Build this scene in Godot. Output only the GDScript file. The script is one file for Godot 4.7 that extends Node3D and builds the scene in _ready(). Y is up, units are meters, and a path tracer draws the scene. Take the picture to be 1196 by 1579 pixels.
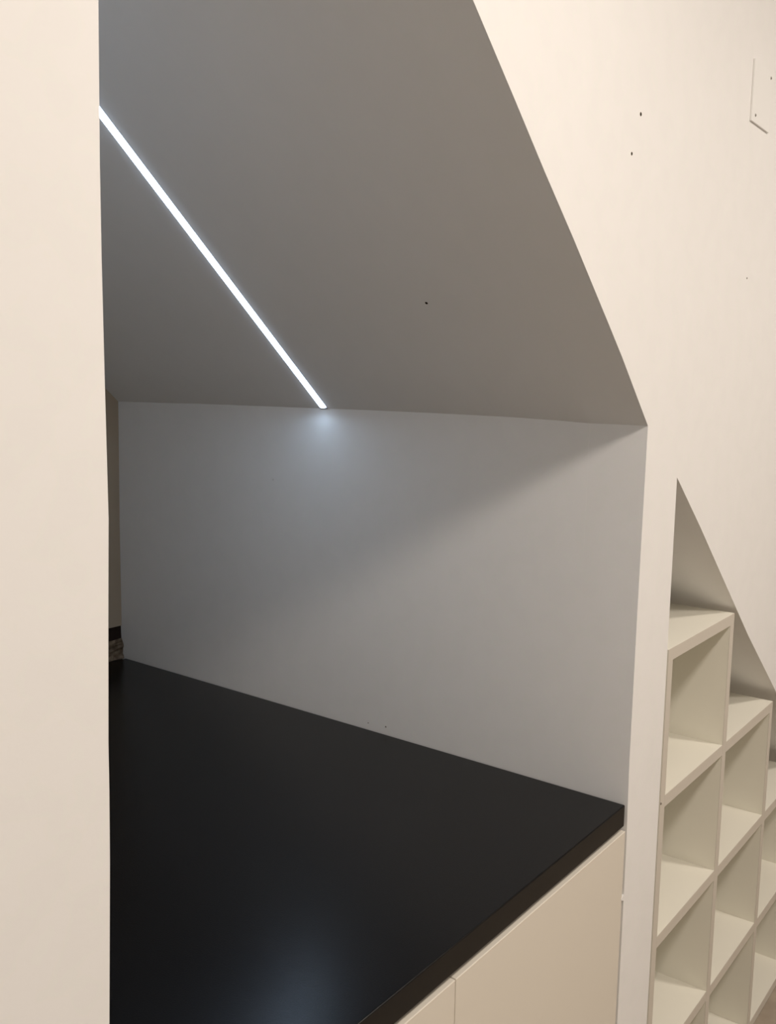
extends Node3D
# An understairs recess with a black worktop, a sloping soffit with an LED strip,
# and a stepped shelf unit in the lower niche beside it. Wall face is z = 0, floor y = 0.

const D := 1.345          # depth of the recess
const WT := 0.10          # thickness of the front wall
const TOP := 2.8

var M := {}
var taken := {}

# ---------------------------------------------------------------- names and tags
func numbered(called: String) -> String:
	if not taken.has(called):
		taken[called] = 0
		return called
	taken[called] += 1
	return "%s_%03d" % [called, taken[called]]

func put(called: String, mesh: Mesh, m: Material, parent: Node = self, at := Vector3.ZERO) -> MeshInstance3D:
	var o := MeshInstance3D.new()
	o.name = numbered(called) if parent == self else called
	o.mesh = mesh
	o.material_override = m
	o.position = at
	o.cast_shadow = GeometryInstance3D.SHADOW_CASTING_SETTING_ON
	parent.add_child(o, true)
	return o

func thing(called: String, label: String, category: String, at := Vector3.ZERO, group := "") -> Node3D:
	var o := Node3D.new()
	o.name = numbered(called)
	add_child(o)
	o.position = at
	tag(o, label, category, group)
	return o

func tag(o: Node, label: String, category: String, group := "") -> void:
	o.set_meta("label", label)
	o.set_meta("category", category)
	if group != "":
		o.set_meta("group", group)

func structure(called: String, mesh: Mesh, m: Material, label := "", category := "") -> MeshInstance3D:
	var o := put(called, mesh, m)
	o.set_meta("kind", "structure")
	if label != "":
		tag(o, label, category)
	return o

# ---------------------------------------------------------------- mesh helpers
func tri(st: SurfaceTool, a: Vector3, b: Vector3, c: Vector3, na: Vector3, nb: Vector3, nc: Vector3) -> void:
	var g := (b - a).cross(c - a)
	if g.length() < 1e-12:
		return
	var pts := [a, b, c]
	var nrm := [na, nb, nc]
	if g.dot(na + nb + nc) > 0.0:      # front faces run clockwise
		pts = [a, c, b]
		nrm = [na, nc, nb]
	for k in 3:
		st.set_normal(nrm[k])
		st.add_vertex(pts[k])

func quad(st: SurfaceTool, a: Vector3, b: Vector3, c: Vector3, d: Vector3, n: Vector3) -> void:
	tri(st, a, b, c, n, n, n)
	tri(st, a, c, d, n, n, n)

func begin() -> SurfaceTool:
	var st := SurfaceTool.new()
	st.begin(Mesh.PRIMITIVE_TRIANGLES)
	return st

# a box with rounded edges, centre c, size s, radius r, n steps per rounding
func round_box(st: SurfaceTool, c: Vector3, s: Vector3, r: float, n := 1) -> void:
	var h := s * 0.5
	r = minf(r, minf(h.x, minf(h.y, h.z)) * 0.98)
	for axis in 3:
		var ua := (axis + 1) % 3
		var va := (axis + 2) % 3
		var us := _stops(h[ua], r, n)
		var vs := _stops(h[va], r, n)
		for side in [-1.0, 1.0]:
			var P := []
			var N := []
			for u in us:
				for v in vs:
					var p := Vector3.ZERO
					p[axis] = side * h[axis]
					p[ua] = u
					p[va] = v
					var q := Vector3(clampf(p.x, -h.x + r, h.x - r), clampf(p.y, -h.y + r, h.y - r), clampf(p.z, -h.z + r, h.z - r))
					var nn := (p - q).normalized()
					P.append(c + q + nn * r)
					N.append(nn)
			var w := vs.size()
			for i in us.size() - 1:
				for j in w - 1:
					var k := i * w + j
					tri(st, P[k], P[k + 1], P[k + w + 1], N[k], N[k + 1], N[k + w + 1])
					tri(st, P[k], P[k + w + 1], P[k + w], N[k], N[k + w + 1], N[k + w])

func _stops(h: float, r: float, n: int) -> Array:
	var out := []
	for k in range(n, -1, -1):
		out.append(-(h - r + r * tan(PI / 4.0 * k / n)))
	for k in range(0, n + 1):
		out.append(h - r + r * tan(PI / 4.0 * k / n))
	return out

func box_mesh(c: Vector3, s: Vector3, r := 0.0015, n := 1) -> ArrayMesh:
	var st := begin()
	round_box(st, c, s, r, n)
	return st.commit()

# a flat polygon in x, y pulled from z0 (front) back to z1; edges that turn little are smooth
func slab_mesh(poly: PackedVector2Array, z0: float, z1: float) -> ArrayMesh:
	var st := begin()
	var idx := Geometry2D.triangulate_polygon(poly)
	for k in range(0, idx.size(), 3):
		var a := poly[idx[k]]
		var b := poly[idx[k + 1]]
		var c := poly[idx[k + 2]]
		var f := Vector3(0, 0, 1)
		tri(st, Vector3(a.x, a.y, z0), Vector3(b.x, b.y, z0), Vector3(c.x, c.y, z0), f, f, f)
		tri(st, Vector3(a.x, a.y, z1), Vector3(b.x, b.y, z1), Vector3(c.x, c.y, z1), -f, -f, -f)
	var n := poly.size()
	var clock := 1.0 if Geometry2D.is_polygon_clockwise(poly) else -1.0
	var nor := []
	for i in n:
		var e := (poly[(i + 1) % n] - poly[i]).normalized()
		nor.append(Vector3(-e.y, e.x, 0) * -clock)
	# the winding test above depends on the axis sense: check against a point just outside
	var mid := (poly[0] + poly[1]) * 0.5
	if Geometry2D.is_point_in_polygon(mid + Vector2(nor[0].x, nor[0].y) * 0.0005, poly):
		for i in n:
			nor[i] = -nor[i]
	for i in n:
		var j := (i + 1) % n
		var na: Vector3 = nor[i]
		var nb: Vector3 = nor[i]
		var before: Vector3 = nor[(i + n - 1) % n]
		var after: Vector3 = nor[j]
		if before.dot(na) > 0.985:
			na = (before + nor[i]).normalized()
		if after.dot(nor[i]) > 0.985:
			nb = (after + nor[i]).normalized()
		var a0 := Vector3(poly[i].x, poly[i].y, z0)
		var b0 := Vector3(poly[j].x, poly[j].y, z0)
		var a1 := Vector3(poly[i].x, poly[i].y, z1)
		var b1 := Vector3(poly[j].x, poly[j].y, z1)
		tri(st, a0, b0, b1, na, nb, nb)
		tri(st, a0, b1, a1, na, nb, na)
	return st.commit()

# a small domed, slotted-looking round head whose axis is `ax`
func dome_mesh(r: float, h: float, ax: Vector3, ring := 14) -> ArrayMesh:
	var st := begin()
	var u := ax.cross(Vector3(0.31, 0.9, 0.17)).normalized()
	var v := ax.cross(u).normalized()
	var prof := [Vector2(r, 0.0), Vector2(r * 0.96, h * 0.55), Vector2(r * 0.75, h * 0.9), Vector2(r * 0.4, h), Vector2(r * 0.3, h * 0.55), Vector2(0.0, h * 0.5)]
	for i in prof.size() - 1:
		var p: Vector2 = prof[i]
		var q: Vector2 = prof[i + 1]
		var slope := Vector2(p.y - q.y, p.x - q.x).abs().normalized()
		for k in ring:
			var a := TAU * k / ring
			var b := TAU * (k + 1) / ring
			var da := u * cos(a) + v * sin(a)
			var db := u * cos(b) + v * sin(b)
			var na := (da * slope.x + ax * slope.y).normalized()
			var nb := (db * slope.x + ax * slope.y).normalized()
			tri(st, da * p.x + ax * p.y, db * p.x + ax * p.y, db * q.x + ax * q.y, na, nb, nb)
			tri(st, da * p.x + ax * p.y, db * q.x + ax * q.y, da * q.x + ax * q.y, na, nb, na)
	return st.commit()

# a drilled hole seen in a face: a low burr of plaster round a dark bottom
func hole_meshes(parent: Node, at: Vector3, ax: Vector3, r: float) -> void:
	var h := put("screw_hole", ring_mesh(r, ax), M.plug, parent, at)
	var bottom := begin()
	var u := ax.cross(Vector3(0.31, 0.9, 0.17)).normalized()
	var v := ax.cross(u).normalized()
	for k in 12:
		var a := TAU * k / 12.0
		var b := TAU * (k + 1) / 12.0
		tri(bottom, ax * 0.0002, (u * cos(a) + v * sin(a)) * r * 0.75 + ax * 0.0002, (u * cos(b) + v * sin(b)) * r * 0.75 + ax * 0.0002, ax, ax, ax)
	put("hole_bottom", bottom.commit(), M.hole, h)

func ring_mesh(r: float, ax: Vector3) -> ArrayMesh:
	var st := begin()
	var u := ax.cross(Vector3(0.31, 0.9, 0.17)).normalized()
	var v := ax.cross(u).normalized()
	for k in 14:
		var a := TAU * k / 14.0
		var b := TAU * (k + 1) / 14.0
		var da := u * cos(a) + v * sin(a)
		var db := u * cos(b) + v * sin(b)
		var top := ax * 0.0006
		quad(st, da * r, db * r, db * r * 0.88 + top, da * r * 0.88 + top, (da + ax).normalized())
		quad(st, da * r * 0.88 + top, db * r * 0.88 + top, db * r * 0.7, da * r * 0.7, (ax - da * 0.5).normalized())
	return st.commit()

# ---------------------------------------------------------------- materials
func noise_tex(seed_n: int, freq: float, lo: Color, hi: Color, size := 512, normal := false, bump := 1.0) -> NoiseTexture2D:
	var n := FastNoiseLite.new()
	n.seed = seed_n
	n.noise_type = FastNoiseLite.TYPE_SIMPLEX_SMOOTH
	n.frequency = freq
	n.fractal_octaves = 4
	var t := NoiseTexture2D.new()
	t.width = size
	t.height = size
	t.seamless = true
	t.noise = n
	if normal:
		t.as_normal_map = true
		t.bump_strength = bump
	else:
		var g := Gradient.new()
		g.set_color(0, lo)
		g.set_color(1, hi)
		t.color_ramp = g
	return t

func mat(c: Color, rough: float, spec := 0.5) -> StandardMaterial3D:
	var m := StandardMaterial3D.new()
	m.albedo_color = c
	m.roughness = rough
	m.metallic_specular = spec
	return m

func materials() -> void:
	var w := mat(Color(1, 1, 1), 0.85, 0.3)            # rolled white emulsion
	w.albedo_texture = noise_tex(3, 0.008, Color(0.925, 0.918, 0.905), Color(0.935, 0.928, 0.915))
	w.normal_enabled = true
	w.normal_texture = noise_tex(11, 0.035, Color.BLACK, Color.WHITE, 1024, true, 3.0)
	w.normal_scale = 0.05
	w.uv1_triplanar = true
	w.uv1_world_triplanar = true
	w.uv1_scale = Vector3(3, 3, 3)
	M.wall = w
	var b := mat(Color(1, 1, 1), 0.25, 0.36)             # black matt laminate with a fine grain
	b.albedo_texture = noise_tex(21, 0.03, Color(0.022, 0.021, 0.027), Color(0.034, 0.032, 0.040))
	b.normal_enabled = true
	b.normal_texture = noise_tex(22, 0.15, Color.BLACK, Color.WHITE, 512, true, 2.0)
	b.normal_scale = 0.08
	b.uv1_triplanar = true
	b.uv1_scale = Vector3(5, 5, 5)
	M.black = b
	M.door = mat(Color(0.875, 0.845, 0.79), 0.5, 0.4)
	M.melamine = mat(Color(0.93, 0.915, 0.86), 0.5, 0.4)
	M.edge = mat(Color(0.81, 0.78, 0.73), 0.6, 0.3)
	M.carcass = mat(Color(0.86, 0.84, 0.80), 0.6, 0.4)
	M.plastic = mat(Color(0.93, 0.92, 0.90), 0.45)
	M.plate = mat(Color(0.93, 0.925, 0.91), 0.7, 0.3)
	M.plug = mat(Color(0.48, 0.44, 0.39), 0.8, 0.3)
	M.hole = mat(Color(0.10, 0.09, 0.08), 0.95, 0.1)
	var s := mat(Color(0.55, 0.53, 0.50), 0.4)
	s.metallic = 0.8
	M.steel = s
	var al := mat(Color(0.72, 0.73, 0.75), 0.45)
	al.metallic = 0.7
	M.alu = al
	var led := mat(Color(0.95, 0.97, 1.0), 0.5)
	led.emission_enabled = true
	led.emission = Color(0.80, 0.89, 1.0)
	led.emission_energy_multiplier = 8.0
	M.led = led
	var lamp := mat(Color(1, 0.97, 0.92), 0.5)
	lamp.emission_enabled = true
	lamp.emission = Color(1.0, 0.95, 0.88)
	lamp.emission_energy_multiplier = 1.5
	M.lamp = lamp
	var f := mat(Color(1, 1, 1), 0.55, 0.4)
	f.albedo_texture = noise_tex(31, 0.02, Color(0.60, 0.55, 0.49), Color(0.68, 0.63, 0.56))
	f.uv1_triplanar = true
	f.uv1_world_triplanar = true
	M.floor = f
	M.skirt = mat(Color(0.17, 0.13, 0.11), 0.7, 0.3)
	var r := mat(Color(1, 1, 1), 0.95, 0.1)
	r.albedo_texture = noise_tex(41, 0.03, Color(0.25, 0.21, 0.17), Color(0.66, 0.60, 0.52), 256)
	r.uv1_triplanar = true
	r.uv1_scale = Vector3(6, 6, 6)
	M.rubble = r
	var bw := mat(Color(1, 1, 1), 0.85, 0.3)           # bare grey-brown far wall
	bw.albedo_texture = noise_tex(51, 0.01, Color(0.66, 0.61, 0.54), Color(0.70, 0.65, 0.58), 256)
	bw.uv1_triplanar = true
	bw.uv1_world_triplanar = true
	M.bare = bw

# ---------------------------------------------------------------- the shape of the opening
const SOFFIT := [Vector2(-1.06, 2.4495), Vector2(-0.5415, 2.0031), Vector2(-0.4437, 1.9205), Vector2(-0.3688, 1.8562), Vector2(-0.2841, 1.7864),
	Vector2(-0.1584, 1.6780), Vector2(-0.1115, 1.6371), Vector2(0.0004, 1.5320)]
const NICHE := [Vector2(0.1400, 1.4400), Vector2(0.2699, 1.3404), Vector2(0.5036, 1.1530), Vector2(0.6140, 1.0644), Vector2(0.8653, 0.8768), Vector2(1.9900, 0.0)]
const SIDE := [Vector2(0.0004, 1.532), Vector2(-0.0034, 1.2295), Vector2(-0.0042, 0.9688), Vector2(0.0010, 0.823), Vector2(0.0014, 0.742)]
const JAMB := [Vector2(-1.036, 0.0), Vector2(-1.0349, 1.0822), Vector2(-1.0307, 1.2174), Vector2(-1.0296, 1.2757), Vector2(-1.0294, 1.3140), Vector2(-1.0267, 1.4143), Vector2(-1.0244, 1.4887),
	Vector2(-1.0249, 1.59), Vector2(-1.0251, 1.6784), Vector2(-1.0247, 1.7448), Vector2(-1.0236, 1.8063), Vector2(-1.0227, 1.8558)]

func bulge(z: float) -> float:
	var t := [[0.0, 0.0], [0.10, 0.0], [0.17, 0.0030], [0.245, 0.0053], [0.4, 0.0073], [0.58, 0.0085], [0.76, 0.0082], [1.05, 0.0082], [1.345, 0.0058], [2.0, 0.0058]]
	for i in t.size() - 1:
		if -z <= t[i + 1][0]:
			return lerpf(t[i][1], t[i + 1][1], clampf((-z - t[i][0]) / (t[i + 1][0] - t[i][0]), 0, 1))
	return 0.0

func soffit_y(x: float) -> float:
	for i in SOFFIT.size() - 1:
		if x <= SOFFIT[i + 1].x:
			return lerpf(SOFFIT[i].y, SOFFIT[i + 1].y, (x - SOFFIT[i].x) / (SOFFIT[i + 1].x - SOFFIT[i].x))
	return SOFFIT[-1].y

# the front edge is a little uneven; the plaster straightens towards the back
func under(x: float, z: float) -> float:
	var k := clampf((-z - WT) / 0.35, 0.0, 1.0)
	return lerpf(soffit_y(x), 1.5320 - 0.870 * x, k) + bulge(z)

func soffit_mesh() -> ArrayMesh:
	var line := []
	for p in SOFFIT:
		line.append(p)
	for p in NICHE:
		line.append(p)
	var zs := [-WT, -0.17, -0.245, -0.32, -0.4, -0.49, -0.58, -0.67, -0.76, -0.9, -1.05, -1.2, -D - 0.05]
	var grid := []
	var nor := []
	for i in line.size():
		var t: Vector2 = (line[mini(i + 1, line.size() - 1)] - line[maxi(i - 1, 0)]).normalized()
		for z in zs:
			var k := clampf(-(line[i].x - 0.14) / 0.14, 0.0, 1.0)
			var y: float = under(line[i].x, z) if line[i].x <= 0.001 else line[i].y + bulge(z) * k
			grid.append(Vector3(line[i].x, y, z))
			nor.append(Vector3(t.y, -t.x, 0.0))
	var st := begin()
	var w := zs.size()
	var up := Vector3(0.12, 0.18, 0)
	for i in line.size() - 1:
		for j in w - 1:
			var k := i * w + j
			tri(st, grid[k], grid[k + 1], grid[k + w + 1], nor[k], nor[k + 1], nor[k + w + 1])
			tri(st, grid[k], grid[k + w + 1], grid[k + w], nor[k], nor[k + w + 1], nor[k + w])
			quad(st, grid[k] + up, grid[k + 1] + up, grid[k + w + 1] + up, grid[k + w] + up, -nor[k])
		quad(st, grid[i * w], grid[(i + 1) * w], grid[(i + 1) * w] + up, grid[i * w] + up, Vector3(0, 0, 1))
		var e := i * w + w - 1
		quad(st, grid[e], grid[e + w], grid[e + w] + up, grid[e] + up, Vector3(0, 0, -1))
	for j in w - 1:
		quad(st, grid[j], grid[j + 1], grid[j + 1] + up, grid[j] + up, Vector3(-1, 0, 0))
		var b := (line.size() - 1) * w + j
		quad(st, grid[b], grid[b + 1], grid[b + 1] + up, grid[b] + up, Vector3(1, -0.3, 0).normalized())
	return st.commit()

# a straight bar along the soffit at depth z from x0 to x1; prof is its section (across, below the plaster)
func soffit_bar(z: float, prof: Array, x0: float, x1: float) -> ArrayMesh:
	var n := Vector3(-0.870, -1.0, 0).normalized()
	var a := Vector3(x0, under(x0, z), z)
	var b := Vector3(x1, under(x1, z), z)
	var st := begin()
	var m := prof.size()
	for k in m:
		var p: Vector2 = prof[k]
		var q: Vector2 = prof[(k + 1) % m]
		var out := (n * (p.x - q.x) + Vector3(0, 0, q.y - p.y)).normalized()
		var mid := (p + q) * 0.5 - Vector2(0, 0.0005)
		if out.dot(Vector3(0, 0, mid.x) + n * mid.y) < 0.0:
			out = -out
		quad(st, a + n * p.y + Vector3(0, 0, p.x), a + n * q.y + Vector3(0, 0, q.x), b + n * q.y + Vector3(0, 0, q.x), b + n * p.y + Vector3(0, 0, p.x), out)
		tri(st, a, a + n * p.y + Vector3(0, 0, p.x), a + n * q.y + Vector3(0, 0, q.x), a - b, a - b, a - b)
		tri(st, b, b + n * p.y + Vector3(0, 0, p.x), b + n * q.y + Vector3(0, 0, q.x), b - a, b - a, b - a)
	return st.commit()

func rough_patch(c: Vector3, s: Vector3, seed_n: int) -> ArrayMesh:
	var n := FastNoiseLite.new()
	n.seed = seed_n
	n.frequency = 28.0
	n.fractal_octaves = 3
	var st := begin()
	var nx := 40
	var ny := 8
	var P := []
	for j in ny + 1:
		for i in nx + 1:
			var p := Vector3(c.x + s.x * (float(i) / nx - 0.5), c.y + s.y * (float(j) / ny - 0.5), 0)
			P.append(Vector3(p.x, p.y, c.z + s.z * n.get_noise_2d(p.x, p.y)))
	for j in ny:
		for i in nx:
			var k := j * (nx + 1) + i
			for t in [[k, k + 1, k + nx + 2], [k, k + nx + 2, k + nx + 1]]:
				var a: Vector3 = P[t[0]]
				var b: Vector3 = P[t[1]]
				var d: Vector3 = P[t[2]]
				var nn := (b - a).cross(d - a).normalized()
				if nn.z < 0:
					nn = -nn
				tri(st, a, b, d, nn, nn, nn)
	return st.commit()

# ---------------------------------------------------------------- the scene
func _ready() -> void:
	# camera
	var cam := Camera3D.new()
	cam.name = "camera"
	var fw := Vector3(0.78888019, -0.13364841, -0.59983843)
	var rt := Vector3(0.60687848, 0.01570647, 0.79463942)
	var up := Vector3(0.09678095, 0.99090434, -0.09349887)
	cam.transform = Transform3D(Basis(rt, up, -fw).orthonormalized(), Vector3(-1.46322, 1.59304, 0.59687))
	cam.fov = rad_to_deg(2.0 * atan(789.5 / 1475.285))
	cam.near = 0.02
	add_child(cam)
	cam.current = true
	# environment and exposure
	var env := Environment.new()
	env.background_mode = Environment.BG_COLOR
	env.background_color = Color(0.02, 0.02, 0.02)
	env.tonemap_mode = Environment.TONE_MAPPER_LINEAR
	env.tonemap_exposure = 1.0
	env.sdfgi_enabled = true
	env.ssao_enabled = true
	env.ssil_enabled = true
	var we := WorldEnvironment.new()
	we.name = "environment"
	we.environment = env
	add_child(we)
	materials()
	# room lamps: round flush lights along the middle of the passage
	var warm := Color(1.0, 0.96, 0.925)
	for p in [[-2.1, 0.58, 1.00], [-0.75, 2.32, 1.02], [0.9, 2.38, 1.35]]:
		ceiling_light(p[0], p[2], warm, p[1])
	# LED strip light in the soffit
	led_strip(-0.681, 0.152)
	setting()
	worktop_and_cabinets()
	shelf_unit()
	cover_plate()

const LAMP_LABELS := ["round warm ceiling light behind the camera over the passage", "round warm ceiling light over the black worktop", "round warm ceiling light above the stepped shelf unit"]
var lamp_count := 0
func ceiling_light(x: float, z: float, col: Color, energy: float) -> void:
	var t := thing("ceiling_light", LAMP_LABELS[lamp_count], "ceiling light", Vector3(x, TOP, z), "passage ceiling lights")
	lamp_count += 1
	var st := begin()
	var n := 28
	for k in n:
		var a := TAU * k / n
		var b := TAU * (k + 1) / n
		var da := Vector3(cos(a), 0, sin(a))
		var db := Vector3(cos(b), 0, sin(b))
		var y := Vector3(0, -0.012, 0)
		quad(st, da * 0.18, db * 0.18, db * 0.18 + y, da * 0.18 + y, (da + db).normalized())
		quad(st, da * 0.18 + y, db * 0.18 + y, db * 0.165 + y, da * 0.165 + y, Vector3.DOWN)
	put("frame", st.commit(), M.plastic, t)
	var d := begin()
	for k in n:
		var a := TAU * k / n
		var b := TAU * (k + 1) / n
		var y := Vector3(0, -0.010, 0)
		tri(d, y, y + Vector3(cos(a), 0, sin(a)) * 0.165, y + Vector3(cos(b), 0, sin(b)) * 0.165, Vector3.DOWN, Vector3.DOWN, Vector3.DOWN)
	put("diffuser", d.commit(), M.lamp, t)
	var l := AreaLight3D.new()
	l.name = "lamp_light"
	l.area_size = Vector2(0.24, 0.24)
	l.light_color = col
	l.light_energy = energy
	l.shadow_enabled = true
	l.area_range = 12.0
	l.area_attenuation = 2.0
	l.position = Vector3(0, -0.02, 0)
	l.rotation.x = -PI / 2
	t.add_child(l)

func led_strip(z: float, energy: float) -> void:
	var t := thing("led_strip", "thin glowing cold white LED strip set into the sloping soffit", "led light")
	var dome := [Vector2(-0.0085, -0.003), Vector2(0.0085, -0.003)]
	for k in 7:
		var a := PI * k / 6.0
		dome.append(Vector2(0.0085 * cos(a), 0.0002 + 0.0032 * sin(a)))
	var bar := put("diffuser", soffit_bar(z, dome, -0.0035, -1.03), M.led, t)
	bar.set_meta("label", "glowing white diffuser")
	for s in [-1.0, 1.0]:
		var c: float = s * 0.0092
		put("profile_lip", soffit_bar(z, [Vector2(c - 0.0007, -0.003), Vector2(c + 0.0007, -0.003), Vector2(c + 0.0007, 0.0004), Vector2(c - 0.0007, 0.0004)], -0.001, -1.03), M.alu, t)
	put("end_cap", soffit_bar(z, [Vector2(-0.0095, -0.003), Vector2(0.0095, -0.003), Vector2(0.0095, 0.0022), Vector2(-0.0095, 0.0022)], -0.0008, -0.0034), M.alu, t)
	var l := AreaLight3D.new()
	l.name = "strip_light"
	l.area_size = Vector2(1.34, 0.018)
	l.light_color = Color(0.76, 0.875, 1.0)
	l.light_energy = energy
	l.shadow_enabled = true
	l.area_range = 6.0
	l.area_attenuation = 2.0
	var n := Vector3(-0.870, -1.0, 0).normalized()
	var along := Vector3(-n.y, n.x, 0).normalized()
	var xm := -0.515
	l.transform = Transform3D(Basis(along, n.cross(along) * -1.0, -n), Vector3(xm, under(xm, z), z) + n * 0.008)
	t.add_child(l)

func setting() -> void:
	# front wall: one plastered sheet whose lower edge runs round the recess and the shelf niche
	var poly := PackedVector2Array()
	poly.append(Vector2(-3.2, 0))
	for p in JAMB:
		poly.append(p)
	poly.append(Vector2(-1.022, soffit_y(-1.022)))
	for i in range(1, SOFFIT.size()):
		poly.append(SOFFIT[i])
	for i in range(1, SIDE.size()):
		poly.append(SIDE[i])
	for p in [Vector2(0.0014, 0.737), Vector2(-0.0085, 0.7335), Vector2(-0.0085, 0.7300), Vector2(0.0014, 0.7255), Vector2(0.0020, 0.0), Vector2(0.1420, 0.0)]:
		poly.append(p)
	for p in NICHE:
		poly.append(p)
	for p in [Vector2(3.6, 0), Vector2(3.6, TOP), Vector2(-3.2, TOP)]:
		poly.append(p)
	var wf := structure("wall_front", slab_mesh(poly, 0.0, -WT), M.wall, "cream white plastered wall cut away along the stair slope", "wall")
	for p in [[-0.0865, 1.9862, 0.0030], [-0.1116, 1.9262, 0.0026], [0.4479, 1.8032, 0.0019]]:
		hole_meshes(wf, Vector3(p[0], p[1], 0), Vector3(0, 0, 1), p[2])
	# partition between the recess and the shelf niche
	var pp := PackedVector2Array()
	for p in SIDE:
		pp.append(p)
	for p in [Vector2(0.0020, 0.0), Vector2(0.1420, 0.0), Vector2(0.14, 1.44), Vector2(0.13, 1.50), Vector2(0.03, 1.56)]:
		pp.append(p)
	pp[0] = Vector2(0.0006, 1.56)
	var wp := structure("wall_partition", slab_mesh(pp, -WT, -D - 0.05), M.wall, "white side wall of the recess running back from the partition post", "wall")
	hole_meshes(wp, Vector3(-0.0012, 1.3857, -0.8225), Vector3(-1, 0, 0), 0.0020)
	for p in [[0.9140, -0.5104, 0.0016], [0.9116, -0.5550, 0.0012]]:
		put("scuff_mark", dome_mesh(p[2], 0.0005, Vector3(-1, 0, 0), 9), M.plug, wp, Vector3(-0.0032, p[0], p[1]))
	# sloping underside of the stairs
	var so := structure("ceiling_sloping_soffit", soffit_mesh(), M.wall, "white sloping stair soffit over the recess", "ceiling")
	var hy := under(-0.204, -0.291)
	hole_meshes(so, Vector3(-0.204, hy, -0.291), Vector3(-0.656, -0.755, 0).normalized(), 0.0026)
	# recess: far wall, which stops short of the worktop, and the closed end behind the jamb
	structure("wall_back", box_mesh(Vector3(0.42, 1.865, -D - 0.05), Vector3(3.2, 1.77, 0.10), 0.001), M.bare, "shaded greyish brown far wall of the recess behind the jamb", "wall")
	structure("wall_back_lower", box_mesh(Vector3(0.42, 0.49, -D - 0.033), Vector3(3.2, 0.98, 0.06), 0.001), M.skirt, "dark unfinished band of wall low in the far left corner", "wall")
	structure("trim_1", rough_patch(Vector3(-0.5165, 0.922, -D + 0.002), Vector3(1.027, 0.052, 0.012), 5), M.rubble, "rough brown mortar behind the worktop in the far corner", "trim")
	structure("wall_recess_end", box_mesh(Vector3(-1.085, 1.3, -0.7225), Vector3(0.09, 2.6, 1.245), 0.001), M.wall)
	# the passage
	structure("floor", box_mesh(Vector3(0.2, -0.05, 0.45), Vector3(7.0, 0.10, 4.1), 0.001), M.floor)
	structure("ceiling", box_mesh(Vector3(0.2, TOP + 0.05, 1.2), Vector3(7.0, 0.10, 2.6), 0.001), M.wall)
	structure("wall_opposite", box_mesh(Vector3(0.2, TOP * 0.5, 2.45), Vector3(7.0, TOP, 0.10), 0.001), M.wall)
	structure("wall_left", box_mesh(Vector3(-3.25, TOP * 0.5, 1.2), Vector3(0.10, TOP, 2.6), 0.001), M.wall)
	structure("wall_right", box_mesh(Vector3(3.65, TOP * 0.5, 1.2), Vector3(0.10, TOP, 2.6), 0.001), M.wall)

func worktop_and_cabinets() -> void:
	var st := begin()
	round_box(st, Vector3(-0.5155, 0.881, -0.002 - 0.662), Vector3(1.016, 0.038, 1.324), 0.0022, 3)
	var wtop := put("worktop", st.commit(), M.black)
	tag(wtop, "deep matt black laminate worktop filling the recess on the white cabinets", "worktop")
	var labels := ["white base cabinet with a plain door next to the partition post", "white base cabinet with a plain door below the worktop, beside the left jamb"]
	var spans := [[-0.5210, -0.0048], [-1.0180, -0.5224]]
	for i in 2:
		var x0: float = spans[i][0]
		var x1: float = spans[i][1]
		var xm := (x0 + x1) * 0.5
		var w := x1 - x0
		var t := thing("base_cabinet", labels[i], "cabinet", Vector3(xm, 0, 0), "base cabinets under the black worktop")
		var b := begin()
		for s in [-1.0, 1.0]:
			round_box(b, Vector3(s * (w * 0.5 - 0.009), 0.481, -0.30), Vector3(0.018, 0.76, 0.56), 0.001)
		round_box(b, Vector3(0, 0.109, -0.30), Vector3(w - 0.036, 0.018, 0.56), 0.001)
		round_box(b, Vector3(0, 0.845, -0.07), Vector3(w - 0.036, 0.018, 0.10), 0.001)
		round_box(b, Vector3(0, 0.48, -0.575), Vector3(w - 0.036, 0.74, 0.008), 0.001)
		put("body", b.commit(), M.carcass, t)
		put("plinth", box_mesh(Vector3(0, 0.05, -0.06), Vector3(w, 0.10, 0.016), 0.001), M.carcass, t)
		var d := begin()
		round_box(d, Vector3(0, 0.4785, -0.0100), Vector3(w, 0.749, 0.019), 0.0012, 2)
		put("door", d.commit(), M.door, t)

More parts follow.
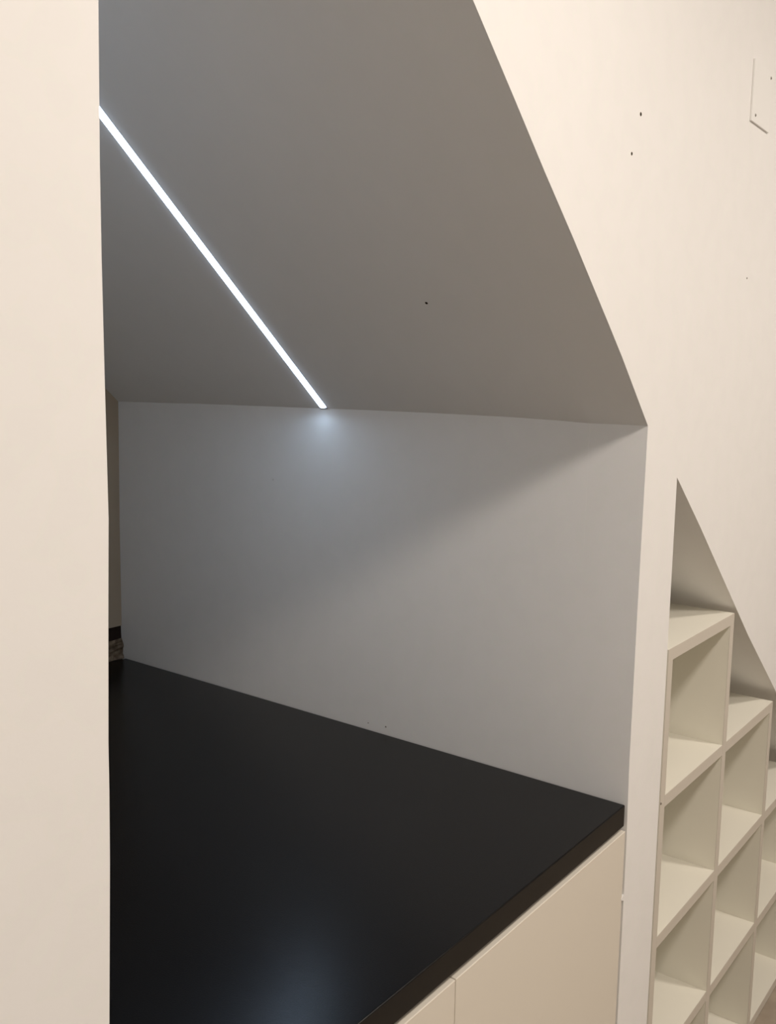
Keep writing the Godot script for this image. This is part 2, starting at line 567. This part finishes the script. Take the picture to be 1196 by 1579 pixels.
# a coated board with a thin edge band glued along its front
func panel(t: Node3D, called: String, c: Vector3, s: Vector3) -> void:
	var o := put(called, box_mesh(c - Vector3(0, 0, 0.0005), s - Vector3(0, 0, 0.001), 0.0003), M.melamine, t)
	put("edge_band", box_mesh(Vector3(c.x, c.y, -0.0005), Vector3(s.x, s.y, 0.001), 0.0004), M.edge, o)

func shelf_unit() -> void:
	var t := thing("stepped_shelf_unit", "cream stepped open cube shelf unit fitted under the sloping wall edge", "shelf unit", Vector3(0.156, 0, 0.001))
	var th := 0.0226
	var p := 0.3390
	var q := 0.27728
	var depth := 0.36
	for k in 5:           # uprights, from the tallest by the partition post
		var levels := 4 if k < 2 else 5 - k
		var y1 := 0.0138 + levels * q - th * 0.5
		panel(t, "upright_panel", Vector3(k * p, y1 * 0.5 + 0.001, -depth * 0.5), Vector3(th, y1 - 0.002, depth))
	for col in 4:
		var levels := 4 - col
		for l in range(0, levels + 1):
			var y := 0.0138 + l * q
			var xa := col * p + th * 0.5
			var xb := (col + 1) * p - th * 0.5
			if l == levels:
				xb += th
				if col == 0:
					xa -= th
			panel(t, "top_panel" if l == levels else "shelf", Vector3((xa + xb) * 0.5, y, -depth * 0.5), Vector3(xb - xa, th, depth))
		var hgt := levels * q
		put("back_panel", box_mesh(Vector3((col + 0.5) * p, hgt * 0.5 + 0.012, -depth - 0.003), Vector3(p, hgt - 0.002, 0.006), 0.001), M.melamine, t)
	put("screw", dome_mesh(0.0022, 0.0012, Vector3(0, 0, 1)), M.plug, t, Vector3(-0.0085, 0.848, 0.0))

func cover_plate() -> void:
	var t := thing("cover_plate", "small square white blank cover plate high on the wall above the shelves", "cover plate", Vector3(0.4595, 2.138, 0))
	put("plate", box_mesh(Vector3(0, 0, 0.0018), Vector3(0.108, 0.109, 0.0036), 0.0006, 2), M.plate, t)
	for s in [Vector3(-0.034, -0.041, 0.0036), Vector3(0.045, 0.044, 0.0036)]:
		put("screw", dome_mesh(0.0028, 0.0012, Vector3(0, 0, 1)), M.steel, t, s)
